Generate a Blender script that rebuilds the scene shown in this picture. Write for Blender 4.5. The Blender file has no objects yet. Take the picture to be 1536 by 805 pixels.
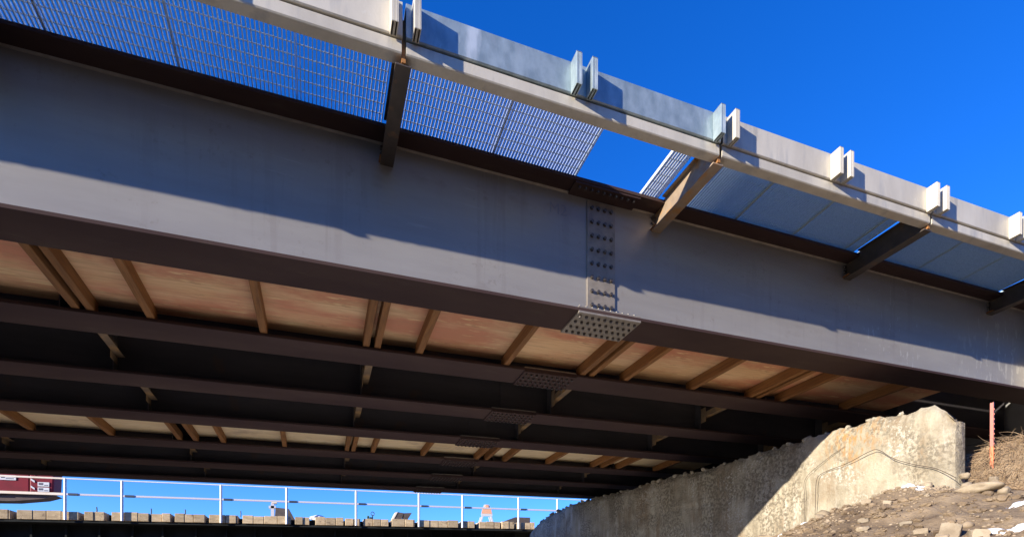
import bpy, bmesh, math, random
from mathutils import Vector, Matrix, noise
R = math.radians
rnd = random.Random(7)
scene = bpy.context.scene
col = scene.collection

# ------------------------------------------------------------------ camera
EYE = 1.6                      # eye height over the stream bed (z = 0)
G = 0.0296                     # long grade of the bridge: rises along +X
cam_d = bpy.data.cameras.new('camera'); cam = bpy.data.objects.new('camera', cam_d); col.objects.link(cam)
cam.location = (0, 0, EYE); cam.rotation_euler = (R(90), 0, R(-20.24))
cam_d.sensor_width = 36; cam_d.lens = 36 * 807 / 1536; cam_d.shift_y = 0.3272
cam_d.clip_start = 0.05; cam_d.clip_end = 3000
scene.camera = cam

# ------------------------------------------------------------------ sky, sun, exposure
SUN = Vector((2.76, 1.0, -0.63)).normalized()     # direction the light travels
elev = math.asin(-SUN.z); az = math.atan2(-SUN.x, -SUN.y)
w = bpy.data.worlds.new('World'); scene.world = w; w.use_nodes = True
nt = w.node_tree; bg = nt.nodes['Background']
sky = nt.nodes.new('ShaderNodeTexSky'); sky.sky_type = 'NISHITA'; sky.sun_disc = False
sky.sun_elevation = elev; sky.sun_rotation = az % (2 * math.pi)
sky.altitude = 800; sky.air_density = 1.0; sky.dust_density = 0.0; sky.ozone_density = 2.0
hs = nt.nodes.new('ShaderNodeHueSaturation'); hs.inputs['Saturation'].default_value = 1.38
nt.links.new(sky.outputs[0], hs.inputs['Color']); tint = nt.nodes.new('ShaderNodeMix'); tint.data_type = 'RGBA'; tint.blend_type = 'MULTIPLY'; tint.inputs['Factor'].default_value = 1
tint.inputs[7].default_value = (.66, .93, 1.72, 1)
nt.links.new(hs.outputs[0], tint.inputs[6]); nt.links.new(tint.outputs[2], bg.inputs[0])
bg.inputs[1].default_value = 0.102
sl = bpy.data.lights.new('sun', 'SUN'); sl.energy = 5.0; sl.angle = R(0.5); sl.color = (1.0, 0.90, 0.75)
so = bpy.data.objects.new('sun', sl); col.objects.link(so)
so.rotation_euler = SUN.to_track_quat('-Z', 'Y').to_euler(); so.location = (-30, -12, 20)
scene.view_settings.view_transform = 'Standard'; scene.view_settings.look = 'None'
scene.view_settings.exposure = 1.02; scene.view_settings.gamma = 1
scene.view_settings.use_curve_mapping = False
scene.cycles.max_bounces = 8; scene.cycles.diffuse_bounces = 5

# ------------------------------------------------------------------ materials
M = {}
def mat(name, c1, c2=None, scale=3.0, rough=0.7, metal=0.0, detail=6, bump=0.0, bscale=40, stretch=(1, 1, 1), lo=0.35, hi=0.65, rvar=0.0, c3=None, scale3=1.0, lo3=.55, hi3=.7, stretch3=(1,1,1), spec=0.5, objrand=0.0, coord='Object'):
    m = bpy.data.materials.new(name); m.use_nodes = True; M[name] = m
    t = m.node_tree; L = t.links.new; b = t.nodes['Principled BSDF']
    b.inputs['Roughness'].default_value = rough; b.inputs['Metallic'].default_value = metal
    b.inputs['Specular IOR Level'].default_value = spec
    b.inputs['Base Color'].default_value = (*c1, 1)
    tc = t.nodes.new('ShaderNodeTexCoord'); src = tc.outputs[coord]
    if objrand:
        oi = t.nodes.new('ShaderNodeObjectInfo'); ad = t.nodes.new('ShaderNodeVectorMath'); ad.operation = 'ADD'
        mu = t.nodes.new('ShaderNodeMath'); mu.operation = 'MULTIPLY'; mu.inputs[1].default_value = 37.0
        L(oi.outputs['Random'], mu.inputs[0]); L(src, ad.inputs[0]); L(mu.outputs[0], ad.inputs[1]); src = ad.outputs[0]
    def nz(sc, st, dt):
        mp = t.nodes.new('ShaderNodeMapping'); mp.inputs['Scale'].default_value = st; L(src, mp.inputs[0])
        n = t.nodes.new('ShaderNodeTexNoise'); n.inputs['Scale'].default_value = sc; n.inputs['Detail'].default_value = dt
        n.inputs['Roughness'].default_value = 0.6
        L(mp.outputs[0], n.inputs['Vector']); return n
    colr = None
    if c2:
        n = nz(scale, stretch, detail); r = t.nodes.new('ShaderNodeValToRGB')
        r.color_ramp.elements[0].position = lo; r.color_ramp.elements[1].position = hi
        r.color_ramp.elements[0].color = (*c1, 1); r.color_ramp.elements[1].color = (*c2, 1)
        L(n.outputs['Fac'], r.inputs[0]); colr = r.outputs[0]
        if rvar:
            mr = t.nodes.new('ShaderNodeMapRange'); mr.inputs[3].default_value = rough - rvar; mr.inputs[4].default_value = rough + rvar
            L(n.outputs['Fac'], mr.inputs[0]); L(mr.outputs[0], b.inputs['Roughness'])
    if c3:
        n3 = nz(scale3, stretch3, 7); mr = t.nodes.new('ShaderNodeMapRange'); mr.inputs[1].default_value = lo3; mr.inputs[2].default_value = hi3
        L(n3.outputs['Fac'], mr.inputs[0]); mx = t.nodes.new('ShaderNodeMix'); mx.data_type = 'RGBA'
        L(mr.outputs[0], mx.inputs['Factor']); 
        if colr: L(colr, mx.inputs[6])
        else: mx.inputs[6].default_value = (*c1, 1)
        mx.inputs[7].default_value = (*c3, 1); colr = mx.outputs[2]
    if objrand:
        h = t.nodes.new('ShaderNodeHueSaturation'); mr = t.nodes.new('ShaderNodeMapRange')
        mr.inputs[3].default_value = 1 - objrand; mr.inputs[4].default_value = 1 + objrand
        L(oi.outputs['Random'], mr.inputs[0]); L(mr.outputs[0], h.inputs['Value'])
        if colr: L(colr, h.inputs['Color'])
        else: h.inputs['Color'].default_value = (*c1, 1)
        colr = h.outputs[0]
    if colr: L(colr, b.inputs['Base Color'])
    if bump:
        nb = nz(bscale, (1, 1, 1), 8); bp = t.nodes.new('ShaderNodeBump'); bp.inputs['Strength'].default_value = bump; bp.inputs['Distance'].default_value = 0.02
        L(nb.outputs['Fac'], bp.inputs['Height']); L(bp.outputs[0], b.inputs['Normal'])
    return m

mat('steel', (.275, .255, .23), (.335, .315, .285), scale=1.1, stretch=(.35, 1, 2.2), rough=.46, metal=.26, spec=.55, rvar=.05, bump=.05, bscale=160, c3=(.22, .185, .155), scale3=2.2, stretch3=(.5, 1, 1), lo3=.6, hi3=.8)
mat('steel_dark', (.045, .042, .047), (.075, .066, .07), scale=1.3, stretch=(.35, 1, 2), rough=.55, metal=.0, spec=.3, rvar=.05, bump=.05, bscale=160, c3=(.10, .055, .035), scale3=2.2, lo3=.6, hi3=.8)  # darker steel for the inner webs, their splice plates and stiffeners
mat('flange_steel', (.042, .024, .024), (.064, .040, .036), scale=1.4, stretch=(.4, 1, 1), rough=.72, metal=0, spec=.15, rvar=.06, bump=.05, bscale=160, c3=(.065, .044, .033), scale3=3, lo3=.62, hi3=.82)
mat('splice_steel', (.20, .175, .145), (.30, .26, .215), scale=9, rough=.5, metal=.25, bump=.1, bscale=90)
mat('bolt_steel', (.11, .095, .085), rough=.4, metal=.6)
mat('bolt_bright', (.34, .31, .27), rough=.35, metal=.8)
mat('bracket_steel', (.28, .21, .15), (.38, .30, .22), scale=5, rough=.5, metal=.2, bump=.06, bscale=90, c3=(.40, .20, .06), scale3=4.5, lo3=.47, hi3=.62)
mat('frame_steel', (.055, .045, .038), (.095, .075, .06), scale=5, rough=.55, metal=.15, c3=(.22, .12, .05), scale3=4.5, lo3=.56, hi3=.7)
mat('rust', (.36, .16, .045), (.24, .10, .03), scale=14, rough=.8, bump=.2)
mat('zinc_dull', (.47, .43, .355), (.59, .545, .455), scale=2.5, stretch=(1, 1, .35), rough=.55, metal=.1, bump=.08, bscale=60, c3=(.36, .35, .33), scale3=5, stretch3=(1, 1, .2), lo3=.55, hi3=.75, objrand=.05)
mat('zinc_bright', (.27, .34, .36), (.40, .48, .50), scale=9, stretch=(1, 1, .6), rough=.42, metal=.45, rvar=.12, bump=.05, bscale=50, c3=(.66, .71, .70), scale3=3, stretch3=(1, 1, .25), lo3=.6, hi3=.72)
mat('zinc_grating', (.62, .67, .66), (.74, .78, .77), scale=60, rough=.42, metal=.25, rvar=.1)
mat('zinc_dark', (.34, .42, .41), (.47, .55, .53), scale=70, rough=.5, metal=.2)  # darker zinc for the grating panels right of the rusty bracket
mat('cross_steel', (.13, .085, .05), (.22, .15, .085), scale=5, rough=.6, c3=(.30, .17, .06), scale3=4, lo3=.5, hi3=.65)
mat('timber', (.17, .068, .014), (.26, .112, .028), scale=5, stretch=(8, .5, 8), rough=.75, bump=.15, bscale=60, objrand=.12, c3=(.10, .034, .008), scale3=4, stretch3=(6, .5, 6), lo3=.6, hi3=.75)
mat('plywood', (.66, .41, .205), (.74, .50, .28), scale=1.7, stretch=(.5, 1.5, 1), rough=.6, bump=.04, bscale=90, objrand=.13, c3=(.58, .24, .13), scale3=.9, stretch3=(.5, 1.6, 1), lo3=.46, hi3=.6)
mat('plywood_pale', (.72, .54, .30), (.80, .64, .40), scale=2, stretch=(.5, 2, 1), rough=.65, bump=.04, bscale=90, objrand=.08, c3=(.50, .38, .25), scale3=2, lo3=.55, hi3=.7)
mat('abutment_concrete', (.26, .26, .25), (.34, .335, .32), scale=2, rough=.9, bump=.15, bscale=50)
mat('deck_concrete', (.28, .27, .25), (.36, .35, .33), scale=3, rough=.9)
mat('rock', (.20, .155, .105), (.34, .28, .20), scale=5, rough=.85, bump=.3, bscale=14, objrand=.22)
mat('pebble', (.15, .105, .065), (.34, .27, .19), scale=2.5, rough=.85, bump=.1)
mat('snow', (.66, .68, .72), rough=.6, bump=.3, bscale=30)
mat('straw', (.20, .13, .075), (.38, .27, .16), scale=9, rough=.85, c3=(.22, .14, .08), scale3=6, lo3=.5, hi3=.65)
mat('twig', (.10, .065, .045), rough=.8)
mat('post_paint', (.42, .085, .05), (.30, .10, .08), scale=6, rough=.55, metal=.1, bump=.1)
mat('post_orange', (.75, .16, .035), (.6, .12, .03), scale=9, rough=.55, bump=.1)
mat('wire', (.07, .05, .045), rough=.6, metal=.5)
mat('old_timber', (.38, .28, .16), (.54, .42, .26), scale=4, stretch=(1, 1, 3), rough=.85, bump=.25, bscale=30, objrand=.2, c3=(.2, .14, .09), scale3=7, lo3=.58, hi3=.7)
mat('black_steel', (.014, .016, .016), (.026, .028, .027), scale=2, rough=.9, spec=.15)
mat('rail_paint', (.78, .78, .78), (.68, .68, .68), scale=5, rough=.5)
mat('rail_wood', (.78, .66, .50), (.85, .75, .62), scale=4, rough=.7)
mat('rail_grey', (.58, .56, .60), rough=.6)
mat('dark_clamp', (.05, .06, .08), rough=.5)
mat('red_paint', (.20, .008, .02), (.15, .008, .016), scale=2, rough=.6, spec=.25)
mat('red_dark', (.14, .01, .016), rough=.5)
mat('black_rubber', (.02, .02, .02), rough=.8)
mat('grey_belly', (.07, .045, .04), (.11, .075, .065), scale=5, rough=.7)
mat('white_paint', (.62, .62, .62), rough=.5)
mat('print_ink', (.08, .08, .11), rough=.6)
mat('orange_paint', (.80, .42, .24), rough=.5)
mat('dark_board', (.07, .055, .05), (.11, .085, .07), scale=6, rough=.8)
mat('green_paint', (.10, .20, .12), rough=.5)
mat('chalk', (.24, .235, .25), rough=.9)

def over(name, c, sc, st, lo, hi, msc=None, mlo=.45, mhi=.6, centre=None, rad=1.0, amount=1.0):
    # one more weathering layer on a material: fine noise, kept inside a coarse mask or round a place
    t = M[name].node_tree; L = t.links.new; b = t.nodes['Principled BSDF']; src = b.inputs['Base Color'].links[0].from_socket
    tc = t.nodes.new('ShaderNodeTexCoord')
    def nz(sc, st, lo, hi, off=0):
        mp = t.nodes.new('ShaderNodeMapping'); mp.inputs['Scale'].default_value = st; mp.inputs['Location'].default_value = (off, off, off); L(tc.outputs['Object'], mp.inputs[0])
        n = t.nodes.new('ShaderNodeTexNoise'); n.inputs['Scale'].default_value = sc; n.inputs['Detail'].default_value = 9; n.inputs['Roughness'].default_value = .65; L(mp.outputs[0], n.inputs['Vector'])
        mr = t.nodes.new('ShaderNodeMapRange'); mr.inputs[1].default_value = lo; mr.inputs[2].default_value = hi; mr.inputs[4].default_value = amount if off == 0 else 1.0; L(n.outputs['Fac'], mr.inputs[0]); return mr.outputs[0]
    f = nz(sc, st, lo, hi)
    def mul(a, b_):
        m = t.nodes.new('ShaderNodeMath'); m.operation = 'MULTIPLY'; L(a, m.inputs[0]); L(b_, m.inputs[1]); return m.outputs[0]
    if msc: f = mul(f, nz(msc, (1, 1, 1), mlo, mhi, 7.3))
    if centre:
        d = t.nodes.new('ShaderNodeVectorMath'); d.operation = 'DISTANCE'; L(tc.outputs['Object'], d.inputs[0]); d.inputs[1].default_value = centre
        mr = t.nodes.new('ShaderNodeMapRange'); mr.inputs[1].default_value = rad; mr.inputs[2].default_value = rad * .3; L(d.outputs['Value'], mr.inputs[0]); f = mul(f, mr.outputs[0])
    mx = t.nodes.new('ShaderNodeMix'); mx.data_type = 'RGBA'; L(f, mx.inputs['Factor']); L(src, mx.inputs[6]); mx.inputs[7].default_value = (*c, 1); L(mx.outputs[2], b.inputs['Base Color'])
over('steel', (.22, .19, .17), 3, (2.4, 1, .12), .52, .60, .7, .45, .6, amount=.32)          # water streaks
over('steel', (.22, .185, .16), 34, (.5, 1, .5), .58, .66, 1.4, .48, .6, amount=.5)            # speckled patina
over('steel', (.43, .40, .37), 6, (.25, 1, 3), .60, .68, 1.2, .5, .62, amount=.5)            # scuffs along the web
over('steel', (.44, .41, .35), 7, (1.6, 1, .5), .55, .60, centre=(10.2, 0, .55), rad=1.5)     # cement splashes near the abutment
over('steel', (.42, .40, .36), 9, (1.6, 1, .5), .60, .63, centre=(7.6, 0, .6), rad=1.2)
over('plywood', (.50, .17, .085), 1.3, (.45, 1.3, 1), .46, .60, .8, .42, .58, amount=.75)     # red form-oil bands
over('plywood', (.80, .58, .30), 5, (.35, 2.6, 1), .53, .60, 1.1, .48, .58, amount=.85)       # pale scrapes
over('plywood', (.30, .18, .09), 11, (.5, 1.5, 1), .60, .68, 1.7, .5, .62, amount=.7)
over('plywood_pale', (.42, .30, .17), 7, (.4, 2, 1), .55, .66, 1.1, .48, .6, amount=.7)
over('zinc_dull', (.30, .29, .26), 8, (1, 1, .16), .54, .66, 1.5, .45, .6, amount=.6)
over('zinc_dull', (.62, .60, .54), 14, (1, 1, 1), .60, .67, 2.0, .5, .6, amount=.6)
over('zinc_bright', (.38, .43, .44), 9, (1, 1, .3), .54, .64, 2.5, .45, .6, amount=.6)
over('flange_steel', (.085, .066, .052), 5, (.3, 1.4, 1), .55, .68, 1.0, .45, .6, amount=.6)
over('plywood', (.42, .25, .12), 26, (.06, 1.2, 1), .50, .62, amount=.45)                     # grain
over('plywood_pale', (.48, .34, .18), 26, (.06, 1.2, 1), .50, .62, amount=.4)
over('timber', (.10, .04, .012), 30, (3, .12, 3), .52, .62, amount=.6)
def mat_wall():
    m = mat('old_concrete', (.30, .262, .19), (.43, .385, .295), scale=1.6, stretch=(1, 1, .6), rough=.92, bump=1.0, bscale=26, c3=(.25, .215, .155), scale3=3.2, stretch3=(1, 1, .7), lo3=.48, hi3=.66)
    t = m.node_tree; L = t.links.new; b = t.nodes['Principled BSDF']
    src = b.inputs['Base Color'].links[0].from_socket
    geo = t.nodes.new('ShaderNodeTexCoord')
    def layer(src, c, sc, st, lo, hi, mask=None):
        mp = t.nodes.new('ShaderNodeMapping'); mp.inputs['Scale'].default_value = st; L(geo.outputs['Object'], mp.inputs[0])
        n = t.nodes.new('ShaderNodeTexNoise'); n.inputs['Scale'].default_value = sc; n.inputs['Detail'].default_value = 9; n.inputs['Roughness'].default_value = .65
        L(mp.outputs[0], n.inputs['Vector'])
        mr = t.nodes.new('ShaderNodeMapRange'); mr.inputs[1].default_value = lo; mr.inputs[2].default_value = hi; L(n.outputs['Fac'], mr.inputs[0])
        f = mr.outputs[0]
        if mask is not None:
            mu = t.nodes.new('ShaderNodeMath'); mu.operation = 'MULTIPLY'; L(f, mu.inputs[0]); L(mask, mu.inputs[1]); f = mu.outputs[0]
        mx = t.nodes.new('ShaderNodeMix'); mx.data_type = 'RGBA'; L(f, mx.inputs['Factor']); L(src, mx.inputs[6]); mx.inputs[7].default_value = (*c, 1)
        return mx.outputs[2]
    def lowmask(sc, off, lo, hi):
        mp = t.nodes.new('ShaderNodeMapping'); mp.inputs['Location'].default_value = (off, off * 2, -off); L(geo.outputs['Object'], mp.inputs[0])
        n = t.nodes.new('ShaderNodeTexNoise'); n.inputs['Scale'].default_value = sc; n.inputs['Detail'].default_value = 4; L(mp.outputs[0], n.inputs['Vector'])
        mr = t.nodes.new('ShaderNodeMapRange'); mr.inputs[1].default_value = lo; mr.inputs[2].default_value = hi; L(n.outputs['Fac'], mr.inputs[0]); return mr.outputs[0]
    # lime streaks, damp streaks, weathered pits, a rust stain with a place of its own
    src = layer(src, (.46, .42, .345), 2.6, (1, 2.6, .22), .52, .60, lowmask(.9, 3, .42, .56))
    src = layer(src, (.24, .18, .115), 2.0, (1, 2.4, .2), .48, .62, lowmask(1.1, 9, .42, .56))
    src = layer(src, (.17, .145, .105), 19, (1, 1, 1), .44, .56, lowmask(1.3, 17, .40, .52))
    src = layer(src, (.47, .44, .375), 24, (1, 1, 1), .52, .60, lowmask(1.7, 25, .5, .6))
    d = t.nodes.new('ShaderNodeVectorMath'); d.operation = 'DISTANCE'; L(geo.outputs['Object'], d.inputs[0]); d.inputs[1].default_value = (7.31, 5.6, EYE + 2.4)
    mr = t.nodes.new('ShaderNodeMapRange'); mr.inputs[1].default_value = .62; mr.inputs[2].default_value = .1; L(d.outputs['Value'], mr.inputs[0])
    src = layer(src, (.36, .20, .075), 9, (1, 1.8, .8), .47, .60, mr.outputs[0])
    L(src, b.inputs['Base Color'])
mat_wall()

def mat_dirt():
    m = mat('dirt', (.165, .118, .074), (.28, .21, .137), scale=3.5, rough=.95, bump=.9, bscale=26, c3=(.12, .083, .052), scale3=1.1, lo3=.5, hi3=.66)
mat_dirt()

# ------------------------------------------------------------------ helpers
def B(x, y, z):                 # bridge coordinates (level with the grade) -> world
    return Vector((x, y, EYE + z + G * x))
class MB:
    def __init__(s): s.v = []; s.f = []
    def box(s, x0, x1, y0, y1, z0, z1, shear=True):
        n = len(s.v); g = G if shear else 0
        for x in (x0, x1):
            for y in (y0, y1):
                for z in (z0, z1): s.v.append((x, y, z + g * x))
        for q in ((0, 1, 3, 2), (4, 6, 7, 5), (0, 4, 5, 1), (2, 3, 7, 6), (0, 2, 6, 4), (1, 5, 7, 3)): s.f.append(tuple(n + i for i in q))
        return s
    def prism(s, pts, axis, a0, a1):    # pts: 2D outline; axis 'x': (y,z), 'y': (x,z), 'z': (x,y)
        n = len(s.v); k = len(pts)
        for a in (a0, a1):
            for p, q in pts:
                if axis == 'x': s.v.append((a, p, q + G * a))
                elif axis == 'y': s.v.append((p, a, q + G * p))
                else: s.v.append((p, q, a + G * p))
        s.f.append(tuple(range(n, n + k))[::-1]); s.f.append(tuple(range(n + k, n + 2 * k)))
        for i in range(k): j = (i + 1) % k; s.f.append((n + i, n + j, n + k + j, n + k + i))
        return s
    def tube(s, pts, r, sides=6, taper=None):
        n0 = len(s.v)
        for i, p in enumerate(pts):
            p = Vector(p); a = Vector(pts[max(i - 1, 0)]); b = Vector(pts[min(i + 1, len(pts) - 1)])
            d = (b - a).normalized(); u = d.orthogonal().normalized() if abs(d.z) > .95 else d.cross(Vector((0, 0, 1))).normalized(); v = d.cross(u)
            rr = r if taper is None else r + (taper - r) * i / (len(pts) - 1)
            for k in range(sides):
                t = 2 * math.pi * k / sides; s.v.append(tuple(p + rr * (u * math.cos(t) + v * math.sin(t))))
        for i in range(len(pts) - 1):
            for k in range(sides):
                a = n0 + i * sides + k; b = n0 + i * sides + (k + 1) % sides; s.f.append((a, b, b + sides, a + sides))
        s.f.append(tuple(n0 + k for k in range(sides))[::-1]); s.f.append(tuple(n0 + (len(pts) - 1) * sides + k for k in range(sides)))
        return s
    def mesh(s, name):
        me = bpy.data.meshes.new(name); me.from_pydata(s.v, [], s.f); me.update()
        bm = bmesh.new(); bm.from_mesh(me); bmesh.ops.recalc_face_normals(bm, faces=bm.faces); bm.to_mesh(me); bm.free()
        return me
def link(name, me, m, parent=None, loc=None):
    if m is not None and not me.materials: me.materials.append(M[m])
    o = bpy.data.objects.new(name, me); col.objects.link(o)
    if loc is not None: o.location = loc
    if parent is not None:
        o.parent = parent
    return o
def build(mb, name, m, parent=None, loc=None, bevel=0, smooth=False):
    me = mb.mesh(name)
    if smooth:
        for p in me.polygons: p.use_smooth = True
    o = link(name, me, m, parent, loc)
    if bevel:
        b = o.modifiers.new('bevel', 'BEVEL'); b.width = bevel; b.segments = 2; b.limit_method = 'ANGLE'
    return o
def empty(name, loc=(0, 0, 0)):
    o = bpy.data.objects.new(name, None); o.location = loc; o.empty_display_size = .2; col.objects.link(o); return o
def tag(o, label=None, cat=None, group=None, kind=None):
    if label: o['label'] = label
    if cat: o['category'] = cat
    if group: o['group'] = group
    if kind: o['kind'] = kind
    return o
ORD = ['first', 'second', 'third', 'fourth', 'fifth', 'sixth', 'seventh', 'eighth', 'ninth', 'tenth', 'eleventh', 'twelfth', 'thirteenth', 'fourteenth', 'fifteenth', 'sixteenth', 'seventeenth', 'eighteenth', 'nineteenth', 'twentieth']

# ------------------------------------------------------------------ ground (stream bed, bank, embankment): one sheet
def lerp_tab(tab, t):
    if t <= tab[0][0]: return tab[0][1]
    for (a, b), (c, d) in zip(tab, tab[1:]):
        if t <= c: return b + (d - b) * (t - a) / (c - a)
    return tab[-1][1]
def sm(a, b, t):
    t = min(1, max(0, (t - a) / (b - a))); return t * t * (3 - 2 * t)
CREST = [(-5, -1.3), (-2, -1.0), (0, -.3), (1.2, .4), (2.4, .92), (3.4, 1.12), (3.9, 1.26), (4.35, 1.37), (4.9, 1.42), (5.6, 1.32), (6.6, 1.07), (7.6, .55), (9, -.1), (11, -.7), (14, -1.1)]
def ground_h(x, y):
    base = lerp_tab(CREST, y)
    h = base + .42 * (min(x, 7.15) - 7.0)
    h = max(h, -1.6) if x < 6 else h
    h = -1.6 + (h + 1.6) * sm(-.5, 1.5, x) if x < 1.5 else h
    # eroded step behind and beside the old wall
    if x > 7.15:
        e0 = 7.66 + .12 * math.sin(y * 2.1)
        top = 2.0 + .10 * math.sin(y * 3.3 + x) + .05 * (x - 8)
        h = h + (top - h) * sm(e0, e0 + .55, x)
    if x > 9.5: h = h + (3.9 - h) * sm(13.3, 16, x)
    if y < -4: h = h + 7.2 * (1 - sm(-15, -4, y))  # unseen rise behind the camera, added to block low sky light
    if y > 16: h = h + (-1.6 - h) * sm(16, 19, y) if x < 9 else h
    if abs(x) < 60 and abs(y) < 60:
        n = noise.fractal(Vector((x * 1.3, y * 1.3, 3.1)), 1.0, 2.0, 5) * .06 + max(0, noise.noise(Vector((x * 3.1, y * 3.1, 1.1)))) * .05
        n += noise.fractal(Vector((x * 6, y * 6, 9.1)), .8, 2.0, 4) * .026
        h += n
    return h
xs = [-600, -300, -150, -70, -35, -18, -10, -6, -3, -1.5, 0, 1, 2, 2.6] + [3 + .05 * i for i in range(131)] + [9.8, 10.2, 10.7, 11.5, 12.5, 13.2, 14, 15, 16, 20, 30, 60, 150, 300, 600]
ys = [-600, -300, -150, -70, -35, -22, -16, -14, -12.5, -11, -9.5, -8, -6.5, -5.5, -4.5, -3, -1] + [0 + .05 * i for i in range(171)] + [8.8, 9.2, 9.8, 10.5, 11.3, 12.2, 13.4, 15, 16, 17.5, 19, 21, 25, 30, 45, 90, 200, 400, 700]
mb = MB()
for x in xs:
    for y in ys: mb.v.append((x, y, EYE + ground_h(x, y)))
ny = len(ys)
for i in range(len(xs) - 1):
    for j in range(ny - 1): a = i * ny + j; mb.f.append((a, a + ny, a + ny + 1, a + 1))
tag(build(mb, 'ground', 'dirt', smooth=True), 'brown stony earth bank rising to the broken concrete wall', None, None, 'structure')

# ------------------------------------------------------------------ the steel bridge
SP = 1.54; NG = 7; X0, X1 = -16.0, 13.6
YF = [5.05 + SP * i for i in range(NG)]; FW = .446; HW = FW / 2
BX = [.657 + 3.053 * k for k in range(-4, 5)]
bridge = empty('girder_bridge', B(0, 5.05, 3.0))
tag(bridge, 'dark steel girder bridge with zinc kerb crossing the whole picture overhead', 'bridge')
OFF = -bridge.location
def bpart(mb, name, m, parent=None, at=None, bevel=0, label=None, smooth=False):
    # meshes of the bridge are laid out in bridge coordinates about the point `at`
    par = parent if parent is not None else bridge
    o = build(mb, name, m, par, None, bevel, smooth)
    o.location = Vector(at) if at is not None else Vector((0, 0, 0))
    if label: o['label'] = label
    return o
# local frame: bridge empty sits at B(0,5.05,3); use coordinates relative to it
def L3(x, y, z): return Vector((x, y - 5.05, z - 3.0 + G * x))
def hexhead(r, h, axis, sides=6):
    m = MB(); n = sides
    for k in range(2):
        rr = r if k == 0 else r * .86
        for i in range(n):
            t = 2 * math.pi * i / n; c, s_ = rr * math.cos(t), rr * math.sin(t)
            hh = 0 if k == 0 else h
            m.v.append((c, -hh, s_) if axis == '-y' else ((c, s_, -hh) if axis == '-z' else (c, s_, hh)))
    m.f.append(tuple(range(n))); m.f.append(tuple(range(n, 2 * n)))
    for i in range(n): j = (i + 1) % n; m.f.append((i, j, n + j, n + i))
    return m.mesh('bolt')
boltY = hexhead(.022, .022, '-y'); boltZ = hexhead(.018, .022, '-z', 6); boltU = hexhead(.016, .035, '+z', 6)
boltY.materials.append(M['bolt_steel']); boltZ.materials.append(M['bolt_steel']); boltU.materials.append(M['bolt_bright'])
SX = 2.99                       # splice station
for i, yf in enumerate(YF):
    yw = yf + HW
    web = bpart(MB().box(X0, X1, -.009, .009, .035, 1.383), 'steel_girder', 'steel' if i == 0 else 'steel_dark', at=L3(0, yw, 3.0),
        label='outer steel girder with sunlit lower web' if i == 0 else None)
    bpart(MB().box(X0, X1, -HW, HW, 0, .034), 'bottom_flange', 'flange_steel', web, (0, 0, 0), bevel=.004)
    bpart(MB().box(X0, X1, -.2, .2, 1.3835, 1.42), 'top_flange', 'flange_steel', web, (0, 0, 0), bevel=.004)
    # fillet weld under the top flange
    bpart(MB().prism([(-.009, 1.383), (-.0245, 1.383), (-.009, 1.3675)], 'x', X0, X1), 'weld_bead', 'splice_steel', web, (0, 0, 0))
    # splice
    sx = SX + (0 if i == 0 else .05 * ((i * 7) % 3 - 1))
    def at(x, y, z): return (x, y, z + G * x)
    bpart(MB().box(-.175, .175, -.024, -.0095, .10, 1.345), 'web_splice_plate', 'splice_steel' if i == 0 else 'steel_dark', web, at(sx, 0, 0), bevel=.003)
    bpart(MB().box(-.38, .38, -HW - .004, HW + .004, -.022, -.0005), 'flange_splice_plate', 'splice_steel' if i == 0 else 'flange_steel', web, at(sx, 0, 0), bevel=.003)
    bpart(MB().box(-.38, .38, -HW + .005, -.03, .0345, .052), 'flange_cover_plate', 'splice_steel', web, at(sx, 0, 0), bevel=.003)
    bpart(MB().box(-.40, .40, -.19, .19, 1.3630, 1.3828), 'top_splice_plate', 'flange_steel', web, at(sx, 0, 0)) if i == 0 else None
    if i == 0:
        for c in range(4):
            for r in range(8):
                link('bolt', boltY, None, web, at(sx - .12 + .08 * c, -.024, .20 + r * .152))
        for c in range(10):
            for r in range(4):
                link('bolt', boltZ, None, web, at(sx - .335 + .0744 * c, -.165 + .11 * r, -.022))
            link('bolt', boltU, None, web, at(sx - .335 + .0744 * c, -.165, .052))
            for r in (0, 3): link('bolt', boltZ, None, web, at(sx - .335 + .0744 * c, -.15 + .1 * r, 1.363))
    else:
        b = MB()
        for c in range(10):
            for r in range(4):
                x = sx - .335 + .0744 * c; y = -.165 + .11 * r; b.prism([(x + .016 * math.cos(t * 1.047), y + .016 * math.sin(t * 1.047)) for t in range(6)], 'z', -.046, -.0225)
        o = bpart(b, 'bolt_heads', 'bolt_steel', web, (0, 0, 0)); o['kind'] = 'stuff'
    # bearing stiffeners near the abutment and connection plates at the cross frames
    for x in BX:
        if x > X1: continue
        if i > 0: bpart(MB().box(-.006, .006, -.17, -.0095, .0345, 1.383), 'stiffener', 'steel_dark', web, at(x, 0, 0))
        if i < NG - 1: bpart(MB().box(-.006, .006, .0095, .17, .0345, 1.383), 'stiffener', 'steel_dark', web, at(x, 0, 0))
    if i == 0:
        bpart(MB().box(-.012, .012, -.19, -.0095, .0345, 1.383), 'stiffener', 'steel', web, at(10.78, 0, 0))
# chalk mark on the outer web left of the splice
def text_mesh(s, size, name, m, parent, loc, rot):
    cu = bpy.data.curves.new(name, 'FONT'); cu.body = s; cu.size = size; cu.extrude = .0004; cu.offset = -.004 * size
    o = bpy.data.objects.new(name, cu); col.objects.link(o); dg = bpy.context.evaluated_depsgraph_get(); dg.update()
    me = bpy.data.meshes.new_from_object(o.evaluated_get(dg)); bpy.data.objects.remove(o)
    me.materials.clear(); me.materials.append(M[m])
    o = bpy.data.objects.new(name, me); col.objects.link(o); o.location = loc; o.rotation_euler = rot
    if parent is not None: o.parent = parent
    return o
text_mesh('M2', .17, 'chalk_mark', 'chalk', bridge, L3(2.36, 5.05 + HW - .0105, 4.12), (R(90), 0, 0))

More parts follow.
